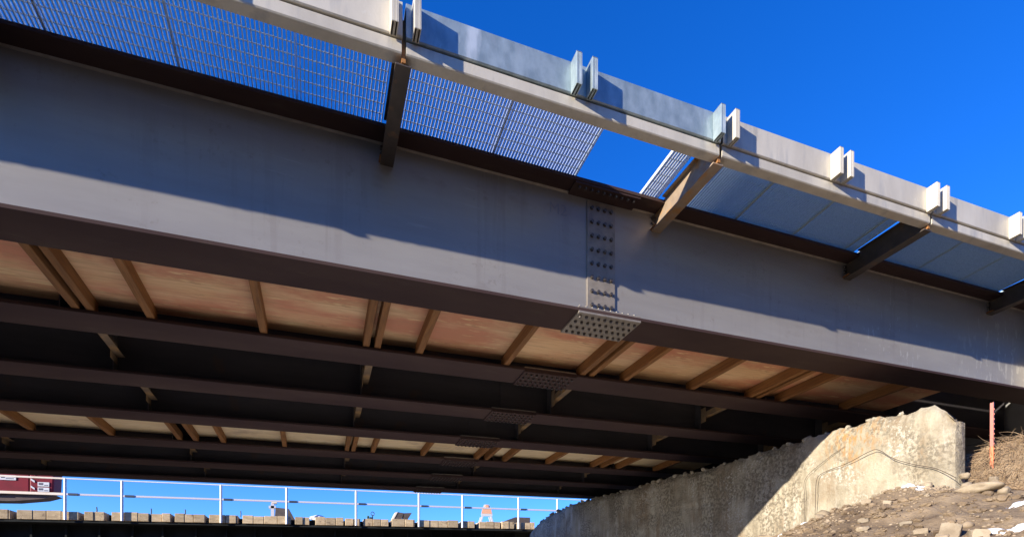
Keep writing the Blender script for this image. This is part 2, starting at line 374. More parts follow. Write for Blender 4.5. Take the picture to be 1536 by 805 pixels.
# cross frames in the open bays
for i in range(1, NG - 1):
    if i == 3: continue
    ya = YF[i] + HW; yb = YF[i + 1] + HW
    for x in BX:
        if x > 11: continue
        o = bpart(MB().prism([(.012, .25), (.105, .25), (.105, .258), (.02, .258), (.02, .34), (.012, .34)], 'y', .08, SP - .08), 'cross_frame', 'cross_steel', at=L3(x, ya, 3.0))
        mid = SP / 2
        for sgn in (-1, 1):
            d = MB().tube([(.02, mid + sgn * .08, .32), (.02, mid + sgn * (mid - .12), 1.25)], .035, 4)
            bpart(d, 'diagonal', 'cross_steel', o, (0, 0, 0))
        bpart(MB().box(.007, .0118, SP - .30, SP - .05, .16, .42), 'gusset', 'cross_steel', o, (0, 0, 0))
        bpart(MB().box(.007, .0118, .05, .30, .16, .42), 'gusset', 'cross_steel', o, (0, 0, 0))
        bpart(MB().box(.012, .10, .09, SP - .09, 1.22, 1.23).box(.012, .02, .09, SP - .09, 1.2305, 1.32), 'top_chord', 'cross_steel', o, (0, 0, 0))

# concrete deck above
bpart(MB().box(X0, X1 + 4, 5.5 - 5.05, YF[-1] + FW + .1 - 5.05, 1.425, 1.62), 'deck_slab', 'deck_concrete', at=(0, 0, 0))
bpart(MB().box(X0, X1 + 4, YF[-1] + .2 - 5.05, YF[-1] + .5 - 5.05, 1.6205, 1.9), 'far_kerb', 'deck_concrete', at=(0, 0, 0))

# cantilever brackets
for x in BX:
    if x > 13: continue
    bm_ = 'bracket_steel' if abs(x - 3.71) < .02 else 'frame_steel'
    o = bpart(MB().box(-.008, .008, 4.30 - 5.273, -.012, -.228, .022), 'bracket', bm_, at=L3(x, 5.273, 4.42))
    bpart(MB().box(-.062, .062, 4.235 - 5.273, -.012, -.244, -.2285), 'bottom_flange', bm_, o, (0, 0, 0), bevel=.003)
    bpart(MB().box(-.05, .05, 4.30 - 5.273, -.205, .0225, .036), 'top_flange', bm_, o, (0, 0, 0))
    bpart(MB().box(-.016, .016, 4.225 - 5.273, 4.2995 - 5.273, -.228, .10), 'end_plate', 'rust', o, (0, 0, 0))
    bpart(MB().box(-.075, -.0085, -.10, -.012, -.2275, -.215), 'clip_angle', 'rust', o, (0, 0, 0))
    for zz in (-.15, -.09): link('bolt', boltY, None, o, (-.045, -.012, zz))

# kerb along the edge: channel below, set-back plate above, paired hollow posts
def kerb_bay(xa, xb, m, lab):
    n = xb - xa - .036; xo = xa + .018
    # channel: profile in (y,z) opening inward, rounded toe
    prof = [(4.20, 4.245), (4.207, 4.236), (4.22, 4.232), (4.295, 4.232), (4.295, 4.244), (4.225, 4.244), (4.213, 4.252), (4.213, 4.325), (4.295, 4.325), (4.295, 4.337), (4.205, 4.337), (4.20, 4.332)]
    prof = [(y - 4.2, z - 4.2) for y, z in prof]
    nrm = bpart(MB().prism(prof, 'x', 0, n), 'kerb_channel', 'zinc_dull', at=L3(xo, 4.2, 4.2), label=lab)
    plate = [(4.262, 4.346), (4.19, 4.346), (4.182, 4.354), (4.182, 4.612), (4.19, 4.622), (4.33, 4.622), (4.33, 4.61), (4.196, 4.61), (4.196, 4.36), (4.262, 4.36)]
    bpart(MB().prism([(y - 4.2, z - 4.2) for y, z in plate], 'x', -.004, n + .004), 'kerb_plate', m, nrm, (0, 0, 0))
    bpart(MB().box(0, n, .10, .112, .05, .41), 'back_plate', m, nrm, (0, 0, 0))
    return nrm
def kerb_post_mesh():
    p = MB(); W, D, H, t = .054, .115, .275, .0065
    x0 = -W / 2; y1 = 4.1815 - 4.2; y0 = y1 - D
    for k in range(2):
        a = x0 + k * W / 2; b = a + W / 2 - .001
        p.box(a, a + t, y0, y1, 0, H - t); p.box(b - t, b, y0, y1, 0, H - t)
        p.box(a + t, b - t, y0, y0 + t * 1.6, 0, H - t); p.box(a + t, b - t, y1 - t, y1, 0, H - t)
    p.box(x0, x0 + W - .001, y0, y1, H - t + .0003, H)
    return p.mesh('kerb_post')
kpm = {}
for m in ('zinc_dull', 'zinc_bright'):
    kpm[m] = kerb_post_mesh(); kpm[m].materials.append(M[m])
for k in range(len(BX) - 1):
    xa, xb = BX[k], BX[k + 1]
    if xa > 13: continue
    br = abs(xa - .657) < .01
    kb = kerb_bay(xa, xb, 'zinc_bright' if br else 'zinc_dull', 'bright blue-grey zinc kerb length over the grating gap' if br else None)
    mid = (xb - xa) / 2
    for dx in (.085, mid - .075, mid + .075, (xb - xa) - .085):
        mm = 'zinc_bright' if br and dx > .2 else 'zinc_dull'
        o = bpy.data.objects.new('kerb_post', kpm[mm]); col.objects.link(o); o.parent = kb; o.location = (dx - .018, 0, .128 + G * (dx - .018))
        bv = o.modifiers.new('bevel', 'BEVEL'); bv.width = .0025; bv.segments = 1; bv.limit_method = 'ANGLE'

# abutment that the girders run into
ab = empty('concrete_abutment', (14, 10, EYE + 1.0))
tag(ab, 'grey concrete abutment under the right end of the girders', 'abutment')
def abp(mb, name): 
    o = build(mb, name, 'abutment_concrete', ab); o.location = (-14, -10, -EYE - 1.0); return o
for z0, z1 in ((.4, 2.88), (2.895, 3.34), (3.355, 4.5)):
    abp(MB().box(13.0, 14.4, 5.35, 15.6, EYE + z0, EYE + z1, False), 'concrete_lift')
abp(MB().box(13.03, 14.37, 5.38, 15.57, EYE + .3, EYE + 4.49, False), 'core')

# ------------------------------------------------------------------ grating panels on the brackets
def grating(xa, xb):
    zg = 'zinc_dark' if xa > 3.7 else 'zinc_grating'
    e = empty('grating_panel', B((xa + xb) / 2, 4.75, 4.42)); n = xb - xa; h = n / 2
    ya, yb = 4.305 - 4.75, 5.215 - 4.75
    def z(y): return .037 + .035 * (yb - y) / (yb - ya) * 1.0
    bars = MB(); nb = max(2, round(n / .0325)); st = n / nb
    def bar(x0, x1, y0, y1, d0=.0, d1=.034):
        k = len(bars.v)
        for x in (x0, x1):
            for y in (y0, y1):
                for d in (d0, d1): bars.v.append((x, y, z(y) + d + G * x))
        for q in ((0, 1, 3, 2), (4, 6, 7, 5), (0, 4, 5, 1), (2, 3, 7, 6), (0, 2, 6, 4), (1, 5, 7, 3)): bars.f.append(tuple(k + i for i in q))
    for i in range(1, nb):
        x = -h + i * st; bar(x - .0034, x + .0034, ya + .005, yb - .005)
    o = build(bars, 'bearing_bars', zg, e); o['kind'] = 'stuff'
    bars = MB()
    nr = 9
    for i in range(nr):
        y = ya + .05 + (yb - ya - .1) * i / (nr - 1); bar(-h + .004, h - .004, y - .003, y + .003, .023, .030)
    o = build(bars, 'cross_rods', zg, e); o['kind'] = 'stuff'
    for x0, x1, y0, y1 in ((-h + .003, -h + .009, ya, yb), (h - .009, h - .003, ya, yb)):
        bars = MB(); bar(x0, x1, y0, y1, -.012 if xa > 3.7 else -.001, .036); build(bars, 'side_band', zg, e)
    for y0 in (ya - .006, yb):
        bars = MB(); bar(-h + .003, h - .003, y0, y0 + .005, -.001, .036); build(bars, 'end_band', zg, e)
    return e
def bay(k): return BX[k] + .055, BX[k + 1] - .055
panels = []
panels += [(-8.44, -7.5), (-7.5, -6.5), (-6.5, -5.51)]
panels += [(-5.39, -4.49), (-4.49, -3.59), (-3.59, -2.69), (-2.69, -2.46)]
panels += [(-2.33, -1.936), (-1.936, -1.043), (-1.043, -.137), (-.137, .60)]
panels += [(.72, 1.69), (1.69, 2.62), (3.42, 3.645)]
panels += [(3.77, 4.727), (4.727, 5.633), (5.633, 6.53), (6.53, 6.70)]
panels += [(6.825, 7.03), (7.03, 7.94), (7.94, 8.85), (8.85, 9.755)]
panels += [(9.88, 10.8), (10.8, 11.7), (11.7, 12.8)]
glab = {
 (-2.33, -1.936): 'narrow see-through zinc grating panel at the upper left corner',
 (-1.936, -1.043): 'see-through zinc grating panel reaching the top edge left of the bracket bay',
 (-1.043, -.137): 'see-through zinc grating panel second left of the dark bracket',
 (-.137, .60): 'most transparent zinc grating panel just left of the dark bracket',
 (.72, 1.69): 'zinc grating panel just right of the dark bracket',
 (1.69, 2.62): 'dense zinc grating panel along the left side of the open gap',
 (3.42, 3.645): 'narrow zinc grating strip between the open gap and rusty bracket',
 (3.77, 4.727): 'blue-grey grating panel just right of the rusty sunlit bracket',
 (4.727, 5.633): 'blue-grey grating panel, second right of the rusty sunlit bracket',
 (5.633, 6.53): 'blue-grey grating panel, third right of the rusty sunlit bracket',
 (6.53, 6.70): 'narrow grating strip left of the third bracket from the left',
 (6.825, 7.03): 'narrow grating strip right of the third bracket from the left',
 (7.03, 7.94): 'first full grating panel right of the third bracket',
 (7.94, 8.85): 'second full grating panel right of the third bracket',
 (8.85, 9.755): 'third full grating panel right of the third bracket, at right edge'}
OUT = {False: 0, True: 0}
for p in panels:
    if p not in glab:
        glab[p] = '%s zinc grating panel %s' % (ORD[OUT[p[0] > 9.8]], 'past the left edge of the picture' if p[0] < 0 else 'past the right edge of the picture'); OUT[p[0] > 9.8] += 1
    if 1:
        tag(grating(*p), glab[p], 'grating', 'zinc grating panels along the bridge edge')

# ------------------------------------------------------------------ timber shield: joists on the bottom flanges, plywood on the joists
def joist(x, bayi, lab, grp, skew=0.0, over=.0):
    y0 = YF[bayi] + FW - .12; y1 = YF[bayi + 1] + .11
    wd = .076 * rnd.uniform(.92, 1.06); n = y1 - y0
    o = build(MB().box(-wd / 2, wd / 2, -n / 2, n / 2, 0, .138), 'timber_joist', 'timber', None, B(x, (y0 + y1) / 2, 3.0355), bevel=.006)
    o.rotation_euler = (0, 0, skew)
    tag(o, lab, 'joist', grp)
    return o
J1 = [-2.25, -2.12, -1.60, -.53, .58, .71, 1.22, 2.35, 3.46, 3.60, 4.15, 5.30, 6.40, 6.54, 7.03, 8.45]
J4 = [-4.44, -3.32, -2.27, -2.02, -1.57, -.52, .62, .745, 1.13, 2.15, 3.31, 3.53, 3.96, 5.02, 6.17, 6.41, 6.85, 7.93]
for n_, x in enumerate(J1):
    joist(x, 0, '%s brown timber joist from the left under the near plywood' % ORD[n_], 'timber joists of the near bay', rnd.uniform(-.012, .012))
for n_, x in enumerate(J4):
    joist(x, 3, '%s orange timber joist from the left under the far plywood' % ORD[n_], 'timber joists of the far bay', rnd.uniform(-.012, .012))
def sheet(xa, xb, bayi, m, lab, grp):
    y0 = YF[bayi] + HW + .05; y1 = YF[bayi + 1] + HW - .04; n = xb - xa; d = y1 - y0
    o = build(MB().box(-n / 2 + .002, n / 2 - .002, -d / 2, d / 2, 0, .019), 'plywood_sheet', m, None, B((xa + xb) / 2, (y0 + y1) / 2, 3.1745))
    tag(o, lab, 'plywood', grp); return o
for n_, (a, b) in enumerate(((-5.1, -2.185), (-2.185, -.53), (-.53, .645), (.645, 2.35), (2.35, 3.53), (3.53, 5.3), (5.3, 6.47), (6.47, 8.45), (8.45, 9.6))):
    sheet(a, b, 0, 'plywood', '%s stained orange plywood sheet from the left in the near bay' % ORD[n_], 'plywood sheets of the near bay')
for n_, (a, b) in enumerate(((-5.4, -3.32), (-3.32, -2.27), (-2.02, -.52), (-.52, .68), (.68, 2.15), (2.15, 3.42), (3.42, 5.02), (5.02, 6.29), (6.29, 9.2))):
    sheet(a, b, 3, 'plywood_pale', '%s pale plywood sheet from the left in the far bay' % ORD[n_], 'plywood sheets of the far bay')

# ------------------------------------------------------------------ old concrete wall
WT = [(4.18, 2.30), (4.34, 2.28), (4.40, 2.33), (4.47, 2.43), (4.55, 2.52), (4.75, 2.505), (5.0, 2.545), (5.3, 2.60), (5.55, 2.575), (6.1, 2.61), (6.9, 2.64), (7.9, 2.66), (9.0, 2.70), (9.9, 2.79), (11.5, 2.83), (13.2, 2.95), (14.5, 3.0), (16.2, 2.97), (17.1, 2.85), (17.9, 2.62), (18.1, 2.2)]
def wall_mesh():
    m = MB(); yy = []; y = 4.34
    while y < 18.1: yy.append(y); y += .035 if y < 9 else .07
    NZ = 74; rows = []
    for j, y in enumerate(yy):
        H = lerp_tab(WT, y) + noise.fractal(Vector((y * 5, 0, 1.7)), .8, 2, 5) * .035 + noise.fractal(Vector((y * 17, 4, .7)), .8, 2, 3) * .011
        z0 = -1.9; ring = []
        for k in range(NZ + 1):
            # denser rows high up
            t = k / NZ; z = z0 + (H - z0) * (1 - (1 - t) ** 1.6)
            d = noise.fractal(Vector((y * 1.1, z * 1.1, 5)), 1, 2, 6) * .022 + noise.fractal(Vector((y * 9, z * 9, 2)), .8, 2, 4) * .007
            # spalled patch
            sp = noise.noise(Vector((y * .9, z * .9, 11.3))); d += max(0, sp - .18) * .07
            for jz in (2.02, 1.62, 1.14): d += .02 * math.exp(-((z - jz - .03 * math.sin(y * 1.3)) / .02) ** 2)
            for jy in (6.05, 8.6, 11.1): d += .010 * math.exp(-((y - jy) / .02) ** 2)
            top = max(0, 1 - (H - z) / .16); d += top * top * (.06 + .05 * noise.noise(Vector((y * 7, z * 7, 8))))
            # rounded near corner
            cr = max(0, 1 - (y - 4.34) / .24); d += .11 * cr * cr
            ring.append((7.31 + d, y, EYE + z))
        for k in range(1, 8):
            x = 7.36 + .24 * k / 7
            ring.append((x, y, EYE + H + noise.fractal(Vector((x * 8, y * 8, 3)), .8, 2, 4) * .035 - .012 * k * (1 if k < 3 else 1)))
        ring.append((7.62, y, EYE - 1.9)); rows.append(ring)
    n = len(rows[0])
    for r in rows: m.v += r
    for j in range(len(rows) - 1):
        for k in range(n - 1): a = j * n + k; m.f.append((a, a + 1, a + n + 1, a + n))
    # end faces as grids across the thickness
    for jj in (0, len(rows) - 1):
        r_ = rows[jj]; q = len(m.v); y = r_[0][1]; nz_ = NZ - 3
        for k in range(nz_ + 1):
            fx, _, fz = r_[k]
            for t in range(7):
                x = fx + (7.62 - fx) * t / 6; bul = -.012 * math.sin(math.pi * t / 6) if jj == 0 else 0
                m.v.append((x, y + bul + (noise.fractal(Vector((x * 9, fz * 2, 6)), .8, 2, 4) * .008 if 0 < t < 6 else 0), fz))
        for k in range(nz_):
            for t in range(6): a = q + k * 7 + t; m.f.append((a, a + 1, a + 8, a + 7))
        q2 = len(m.v); m.v += [r_[k] for k in range(nz_, n - 1)] + [m.v[q + nz_ * 7 + t] for t in range(6, -1, -1)]
        m.f.append(tuple(range(q2, len(m.v) - 1)))
    return m
wl = build(wall_mesh(), 'concrete_wall', 'old_concrete', smooth=False)
tag(wl, 'broken pale concrete wall stained with rust and lime, half in shade', 'wall')
for p in wl.data.polygons: p.use_smooth = True
# broken lumps left along the top edge of the wall
def rock_mesh(sx, sy, sz, seed, sub=2, amp=.28, flat=0):
    bm = bmesh.new(); bmesh.ops.create_icosphere(bm, subdivisions=sub, radius=1)
    for v in bm.verts:
        n = noise.fractal(v.co * 1.1 + Vector((seed * 3.7, seed, -seed)), .9, 2, 3)
        q = v.co * (1 + amp * n)
        if flat: q = Vector([max(-flat, min(flat, c)) for c in q])
        v.co = Vector((q.x * sx, q.y * sy, q.z * sz))
    me = bpy.data.meshes.new('rock'); bm.to_mesh(me); bm.free(); return me
for k in range(44):
    y = 5.0 + (k / 44) ** .9 * 12.4 + rnd.uniform(-.05, .05); s = rnd.uniform(.012, .045) * (1 + y / 16)
    o = link('concrete_lump', rock_mesh(s, s * rnd.uniform(.9, 1.6), s * .7, k + 50, 2, .5, .8), 'old_concrete', wl)
    o.location = (7.36 + rnd.uniform(0, .1), y, EYE + lerp_tab(WT, y) + .004); o.rotation_euler = (rnd.uniform(-.5, .5), rnd.uniform(-.5, .5), rnd.uniform(0, 3))

# loose wires on the wall
def wire(pts, r, lab, name='loose_wire'):
    # smooth the polyline
    P = [Vector(p) for p in pts]; out = []
    for i in range(len(P) - 1):
        p0 = P[max(i - 1, 0)]; p1 = P[i]; p2 = P[i + 1]; p3 = P[min(i + 2, len(P) - 1)]
        for s in range(6):
            t = s / 6; out.append(.5 * ((2 * p1) + (p2 - p0) * t + (2 * p0 - 5 * p1 + 4 * p2 - p3) * t * t + (3 * p1 - p0 - 3 * p2 + p3) * t ** 3))
    out.append(P[-1])
    return tag(build(MB().tube([tuple(q) for q in out], r, 5), name, 'wire', smooth=True), lab, 'wire')
wx = 7.285
wire([(wx, 6.20, EYE + 1.20), (wx - .03, 6.16, EYE + 1.55), (wx - .04, 6.13, EYE + 1.90), (wx, 6.03, EYE + 2.0), (wx - .03, 5.62, EYE + 2.04), (wx - .05, 5.30, EYE + 2.11), (wx - .05, 5.16, EYE + 2.10), (wx - .06, 4.95, EYE + 1.93), (wx - .04, 4.72, EYE + 1.80), (wx - .02, 4.45, EYE + 1.68), (wx, 4.24, EYE + 1.52)], .0042, 'dark bent wire arching across the sunlit broken wall')
wire([(wx, 6.38, EYE + 1.30), (wx - .03, 6.36, EYE + 1.7), (wx - .02, 6.34, EYE + 1.98), (wx - .01, 6.0, EYE + 2.18), (wx, 5.7, EYE + 2.3)], .003, 'thin wire beside the rust stain on the broken wall')

# ------------------------------------------------------------------ bank details: rocks, pebbles, snow, straw
def place_rock(x, y, s, lab, seed, rot=0, lift=0.0, tilt=0, flat=0, amp=.28, m='rock'):
    o = link('rock', rock_mesh(*s, seed, 3, amp, flat), m); o.location = (x, y, EYE + ground_h(x, y) + lift)
    o.rotation_euler = (tilt, tilt * .5, rot)
    for p in o.data.polygons: p.use_smooth = not flat
    tag(o, lab, 'rock', 'rocks on the earth bank'); return o

place_rock(5.85, 3.46, (.15, .13, .13), 'pale flat-faced boulder at the lower right edge of the bank', 1, .5, .03, .2, .62, .4)
place_rock(7.05, 3.92, (.22, .12, .055), 'smooth elongated grey stone on the crest below the post', 2, 1.9, .02, .25)
place_rock(7.2, 3.72, (.085, .06, .05), 'rounded pale stone beside the elongated crest stone', 3, .4, .02)
place_rock(6.75, 6.55, (.10, .22, .07), 'long flat grey stone at the foot of the shaded wall', 4, .5, .01, .2, .8)
place_rock(6.45, 5.42, (.07, .06, .055), 'round white-grey cobble at the left end of the bank', 5, .2, .01)
place_rock(6.75, 5.60, (.05, .09, .07), 'reddish upright stone against the foot of the wall', 6, .2, .03)
place_rock(6.30, 5.62, (.07, .05, .05), 'angular pale cobble left of the round cobble', 7, 1.2, .0, 0, .7)
place_rock(6.10, 5.05, (.05, .045, .03), 'small oval pale cobble low on the bank', 8, .2, .01)
place_rock(7.22, 4.52, (.06, .05, .045), 'cobble on the crest at the wall corner', 9, .3, .02)
place_rock(6.85, 4.35, (.05, .045, .035), 'small white pebble near the bank crest', 10, .3, .015)
place_rock(7.62, 4.05, (.07, .06, .16), 'upright grey stone in the root mat left of the post', 11, .7, .05, .15, .75)
place_rock(7.45, 4.22, (.07, .06, .05), 'pale stone at the wall end under the roots', 12, .1, .06)
place_rock(7.48, 4.26, (.05, .06, .04), 'pale stone stacked higher at the wall end', 13, .1, .17)
place_rock(5.9, 3.25, (.12, .10, .07), 'dark-edged stone at the bottom right corner', 14, .8, .0, .1, .7)

spots = sorted(((rnd.uniform(5.3, 7.1), rnd.uniform(3.0, 5.9)) for k in range(18)), key=lambda p: (.938 * p[0] - .346 * p[1]) / (.346 * p[0] + .938 * p[1]))
for k, (x, y) in enumerate(spots):
    q = rnd.uniform(.03, .075)
    place_rock(x, y, (q * rnd.uniform(1, 1.6), q, q * .7), '%s fist-sized angular stone from the left among the bank pebbles' % ORD[k], 30 + k, rnd.uniform(0, 3), q * .15, rnd.uniform(-.4, .4), .72, .45)
# pebbles too many to count
def scatter_pebbles():
    bm0 = bmesh.new(); bmesh.ops.create_icosphere(bm0, subdivisions=1, radius=1)
    vs = [v.co.copy() for v in bm0.verts]; fs = [tuple(v.index for v in f.verts) for f in bm0.faces]; bm0.free()
    m = MB()
    for k in range(9500):
        x = rnd.uniform(3.6, 7.3); y = rnd.uniform(2.2, 7.6)
        s = .006 + .020 * rnd.random() ** 3.0 + (.035 * rnd.random() if rnd.random() < .05 else 0)
        if rnd.random() < .25: y = rnd.uniform(4.2, 6.8); x = 7.28 - abs(rnd.gauss(0, .22)) - max(0, y - 5.5) * .2
        if noise.noise(Vector((x * 1.4, y * 1.4, 3))) < rnd.uniform(-.5, .25): continue
        z = EYE + ground_h(x, y); a = rnd.uniform(0, 6.28); q = (s * rnd.uniform(.8, 1.5), s * rnd.uniform(.7, 1.1), s * rnd.uniform(.45, .8))
        n = len(m.v); c, d = math.cos(a), math.sin(a)
        for v in vs:
            j = 1 + rnd.uniform(-.14, .14); px, py, pz = v.x * q[0] * j, v.y * q[1] * j, v.z * q[2] * j
            m.v.append((x + c * px - d * py, y + d * px + c * py, z + pz + s * .15))
        m.f += [tuple(n + i for i in f) for f in fs]
    o = build(m, 'pebbles', 'pebble', smooth=True); tag(o, 'loose pebbles scattered over the brown earth bank', 'pebbles', None, 'stuff')
scatter_pebbles()
def scatter_clods():
    bm0 = bmesh.new(); bmesh.ops.create_icosphere(bm0, subdivisions=2, radius=1)
    vs = [v.co.copy() for v in bm0.verts]; fs = [tuple(v.index for v in f.verts) for f in bm0.faces]; bm0.free()
    m = MB()
    for k in range(900):
        x = rnd.uniform(4.2, 7.25); y = rnd.uniform(2.4, 6.8); s = .012 + .045 * rnd.random() ** 2.2
        z = EYE + ground_h(x, y); n = len(m.v); o = Vector((k * 1.7, k * .3, 0)); q = (rnd.uniform(.8, 1.4), rnd.uniform(.8, 1.4), rnd.uniform(.45, .8))
        for v in vs:
            j = s * (1 + .55 * noise.noise(v * 1.6 + o) + .25 * noise.noise(v * 4 + o)); m.v.append((x + v.x * j * q[0], y + v.y * j * q[1], z + v.z * j * q[2] + s * .1))
        m.f += [tuple(n + i for i in f) for f in fs]
    tag(build(m, 'earth_clods', 'dirt'), 'brown clods of earth strewn over the bank', 'clods', None, 'stuff')
scatter_clods()
# dry roots and straw hanging over the eroded step
def root_mat():
    m = MB()
    for k in range(6500):
        y = rnd.uniform(2.6, 4.9); x = 7.60 + rnd.random() ** 1.3 * 1.0
        if y > 4.3 and x < 7.75: continue
        z = EYE + ground_h(x, y); L = rnd.uniform(.05, .26)
        near = math.exp(-((x - 8.0) ** 2 + (y - 4.2) ** 2) / .05)
        z += rnd.uniform(-.01, .05) + near * rnd.uniform(0, .16)
        down = rnd.random() < .6
        d = Vector((-.45, rnd.uniform(-.5, .5), -.9 if down else rnd.uniform(-.3, .5))).normalized()
        if not down: d = Vector((rnd.uniform(-1, .3), rnd.uniform(-1, 1), rnd.uniform(-.25, .35))).normalized()
        p = Vector((x, y, z)); pts = [p]
        for t in range(3):
            d = (d + Vector((rnd.uniform(-.35, .35), rnd.uniform(-.35, .35), rnd.uniform(-.3, .25)))).normalized(); p = p + d * L / 3
            g = EYE + ground_h(p.x, p.y) + .004
            if p.z < g: p = Vector((p.x, p.y, g + rnd.uniform(0, .02)))
            pts.append(p)
        m.tube([tuple(q) for q in pts], rnd.uniform(.0014, .0042), 3, .0008)
    o = build(m, 'root_mat', 'straw'); tag(o, 'mat of dry roots and straw hanging on the eroded bank by the post', 'roots', None, 'stuff')
root_mat()
def twigs():
    m = MB()
    for k in range(130):
        x = rnd.uniform(4.6, 7.2); y = rnd.uniform(2.8, 6.2); z = EYE + ground_h(x, y) + .01; a = rnd.uniform(0, 6.28); L = rnd.uniform(.05, .22)
        p = Vector((x, y, z)); pts = [p]
        for t in range(3):
            a += rnd.uniform(-.5, .5); p = p + Vector((math.cos(a), math.sin(a), 0)) * L / 3; pts.append(Vector((p.x, p.y, EYE + ground_h(p.x, p.y) + rnd.uniform(.004, .02))))
        m.tube([tuple(q) for q in pts], .003, 4, .0012)
    tag(build(m, 'twigs', 'twig'), 'thin dark twigs lying on the brown earth bank', 'twigs', None, 'stuff')
twigs()
# patches of old snow: thin blankets that follow the ground
def snow(cx, cy, rx, ry, lab, seed, rot=0, th=.035):
    m = MB(); N = 26; idx = {}
    c, s_ = math.cos(rot), math.sin(rot)
    for i in range(N + 1):
        for j in range(N + 1):
            u = -1 + 2 * i / N; v = -1 + 2 * j / N
            e = .55 - (u * u + v * v) + 1.5 * noise.fractal(Vector((u * 1.7 + seed, v * 1.7, seed)), .9, 2, 4)
            x = cx + c * u * rx - s_ * v * ry; y = cy + s_ * u * rx + c * v * ry
            t = max(-.04, min(1, e * 1.4) * th); idx[i, j] = len(m.v); m.v.append((x, y, EYE + ground_h(x, y) + t))
    for i in range(N):
        for j in range(N): m.f.append((idx[i, j], idx[i + 1, j], idx[i + 1, j + 1], idx[i, j + 1]))
    o = build(m, 'snow_patch', 'snow', smooth=True); tag(o, lab, 'snow', 'patches of old snow on the bank'); return o
snow(6.72, 6.0, .12, .42, 'thin snow strip at the left foot of the sunlit wall', 1.3, .15)
snow(7.12, 4.70, .07, .2, 'small snow patch on the bank crest against the wall', 4.1)
snow(8.45, 4.95, .4, .35, 'snow patch behind the right end of the broken wall', 2.2, 0, .07)
snow(8.9, 4.25, .35, .25, 'snow patch on top of the eroded bank right of the post', 6.7, 0, .09)
snow(6.95, 3.30, .06, .30, 'streaky snow patch right of the elongated stone', 8.8, .9)
snow(6.1, 3.05, .05, .22, 'streaky snow at the lower right corner', 9.9, .6)

# unseen dark sheet added beside the camera to cut bounce off the ground
mat('bounce_dark', (.022, .020, .018), (.045, .040, .034), scale=6, rough=.55, bump=.6, bscale=20)
mb = MB(); sx_ = [-60, -40, -25, -15, -10] + [-8 + .5 * i for i in range(25)]; sy_ = [-4.2 + .5 * i for i in range(20)]
for x in sx_:
    for y in sy_: mb.v.append((x, y, EYE + ground_h(x, y) + .16))
for i in range(len(sx_) - 1):
    for j in range(len(sy_) - 1): a = i * len(sy_) + j; mb.f.append((a, a + len(sy_), a + len(sy_) + 1, a + 1))
tag(build(mb, 'added_dark_sheet', 'bounce_dark', smooth=True), 'unseen dark sheet added beside the camera to cut ground bounce', None, None, 'structure')
# unseen pale sheet added under the bridge to throw light onto the plywood
m_ = mat('bounce_pale', (.74, .73, .70), (.88, .88, .88), scale=.8, rough=.85, lo=.42, hi=.58, bump=.5, bscale=18)
mb = MB(); sx_ = [-4 + .5 * i for i in range(23)]; sy_ = [5.25 + .4 * i for i in range(19)]
for x in sx_:
    for y in sy_: mb.v.append((x, y, EYE + ground_h(x, y) + .16))
for i in range(len(sx_) - 1):
    for j in range(len(sy_) - 1):
        if sx_[i] >= 3.4 and sy_[j] < 8.2: continue
        a = i * len(sy_) + j; mb.f.append((a, a + len(sy_), a + len(sy_) + 1, a + 1))
tag(build(mb, 'added_bounce_sheet', 'bounce_pale', smooth=True), 'unseen pale sheet added under the bridge to bounce light upward', None, None, 'structure')

# ------------------------------------------------------------------ steel post on the bank
tp = empty('steel_post', (8.0, 4.243, EYE + 1.36)); tp.rotation_euler = (0, R(1.0), R(20))
tag(tp, 'upright rusty red steel post, orange at its foot, beside the wall', 'post')
def tsec(z0, z1, m, name):
    return build(MB().prism([(-.028, -.003), (.028, -.003), (.028, .004), (.004, .004), (.004, .034), (-.004, .034), (-.004, .004), (-.028, .004)], 'z', z0, z1), name, m, tp)
tsec(-.3, .62, 'post_orange', 'painted_foot'); tsec(.6202, 1.17, 'post_paint', 'shaft')
for k in range(18): build(MB().box(-.007, .007, -.010, -.0032, .02 + k * .062, .04 + k * .062, False), 'stud', 'post_orange' if k < 10 else 'post_paint', tp)

# ------------------------------------------------------------------ old timber-decked bridge behind
OY = 22.0
ob = empty('timber_deck_bridge', B(0, OY, 3.0)); tag(ob, 'old bridge with sawn timber ends on a black girder in the background', 'bridge')
def op(mb, name, m, bevel=0):
    o = build(mb, name, m, ob, None, bevel); o.location = (0, -OY, -3.0 - EYE + EYE); return o
def oz(z): return z
op(MB().box(-24, 9.25, OY + .75, OY + .83, 1.0, 3.0), 'girder_web', 'black_steel')
op(MB().box(-24, 9.25, OY + .06, OY + 1.06, 2.955, 3.03), 'girder_flange', 'black_steel')
for k in range(34):
    x = -23.5 + k * .97 + rnd.uniform(-.1, .1)
    if -12 < x < 9.2: op(MB().box(x - .03, x + .03, OY + .56, OY + .749, 1.0, 2.954), 'stiffener', 'black_steel')
op(MB().box(-24, 9.25, OY + .9, OY + 7, 3.06, 3.3), 'deck', 'old_timber')
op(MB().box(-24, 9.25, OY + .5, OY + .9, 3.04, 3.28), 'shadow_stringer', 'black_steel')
x = -11.2; pat = [.34, .30, .33, -.12, .55, .36, .05, -.16, .40, .33, .42, .44, -.14, .28, .27, -.2, .33, .40, .30, -.05, .34, .26, -.12]
k = 0
while x < 9.15:
    wd = pat[k % len(pat)]; k += 1
    if wd < 0: x += -wd; continue
    wd *= rnd.uniform(.85, 1.15); wd = min(wd, 9.2 - x)
    if wd < .03: break
    dz = rnd.uniform(-.02, .02); dy = rnd.uniform(-.03, .03)
    op(MB().box(x + .006, x + wd - .006, OY + dy, OY + .9, 3.035, 3.33 + dz), 'timber_end', 'old_timber', .015)
    x += wd
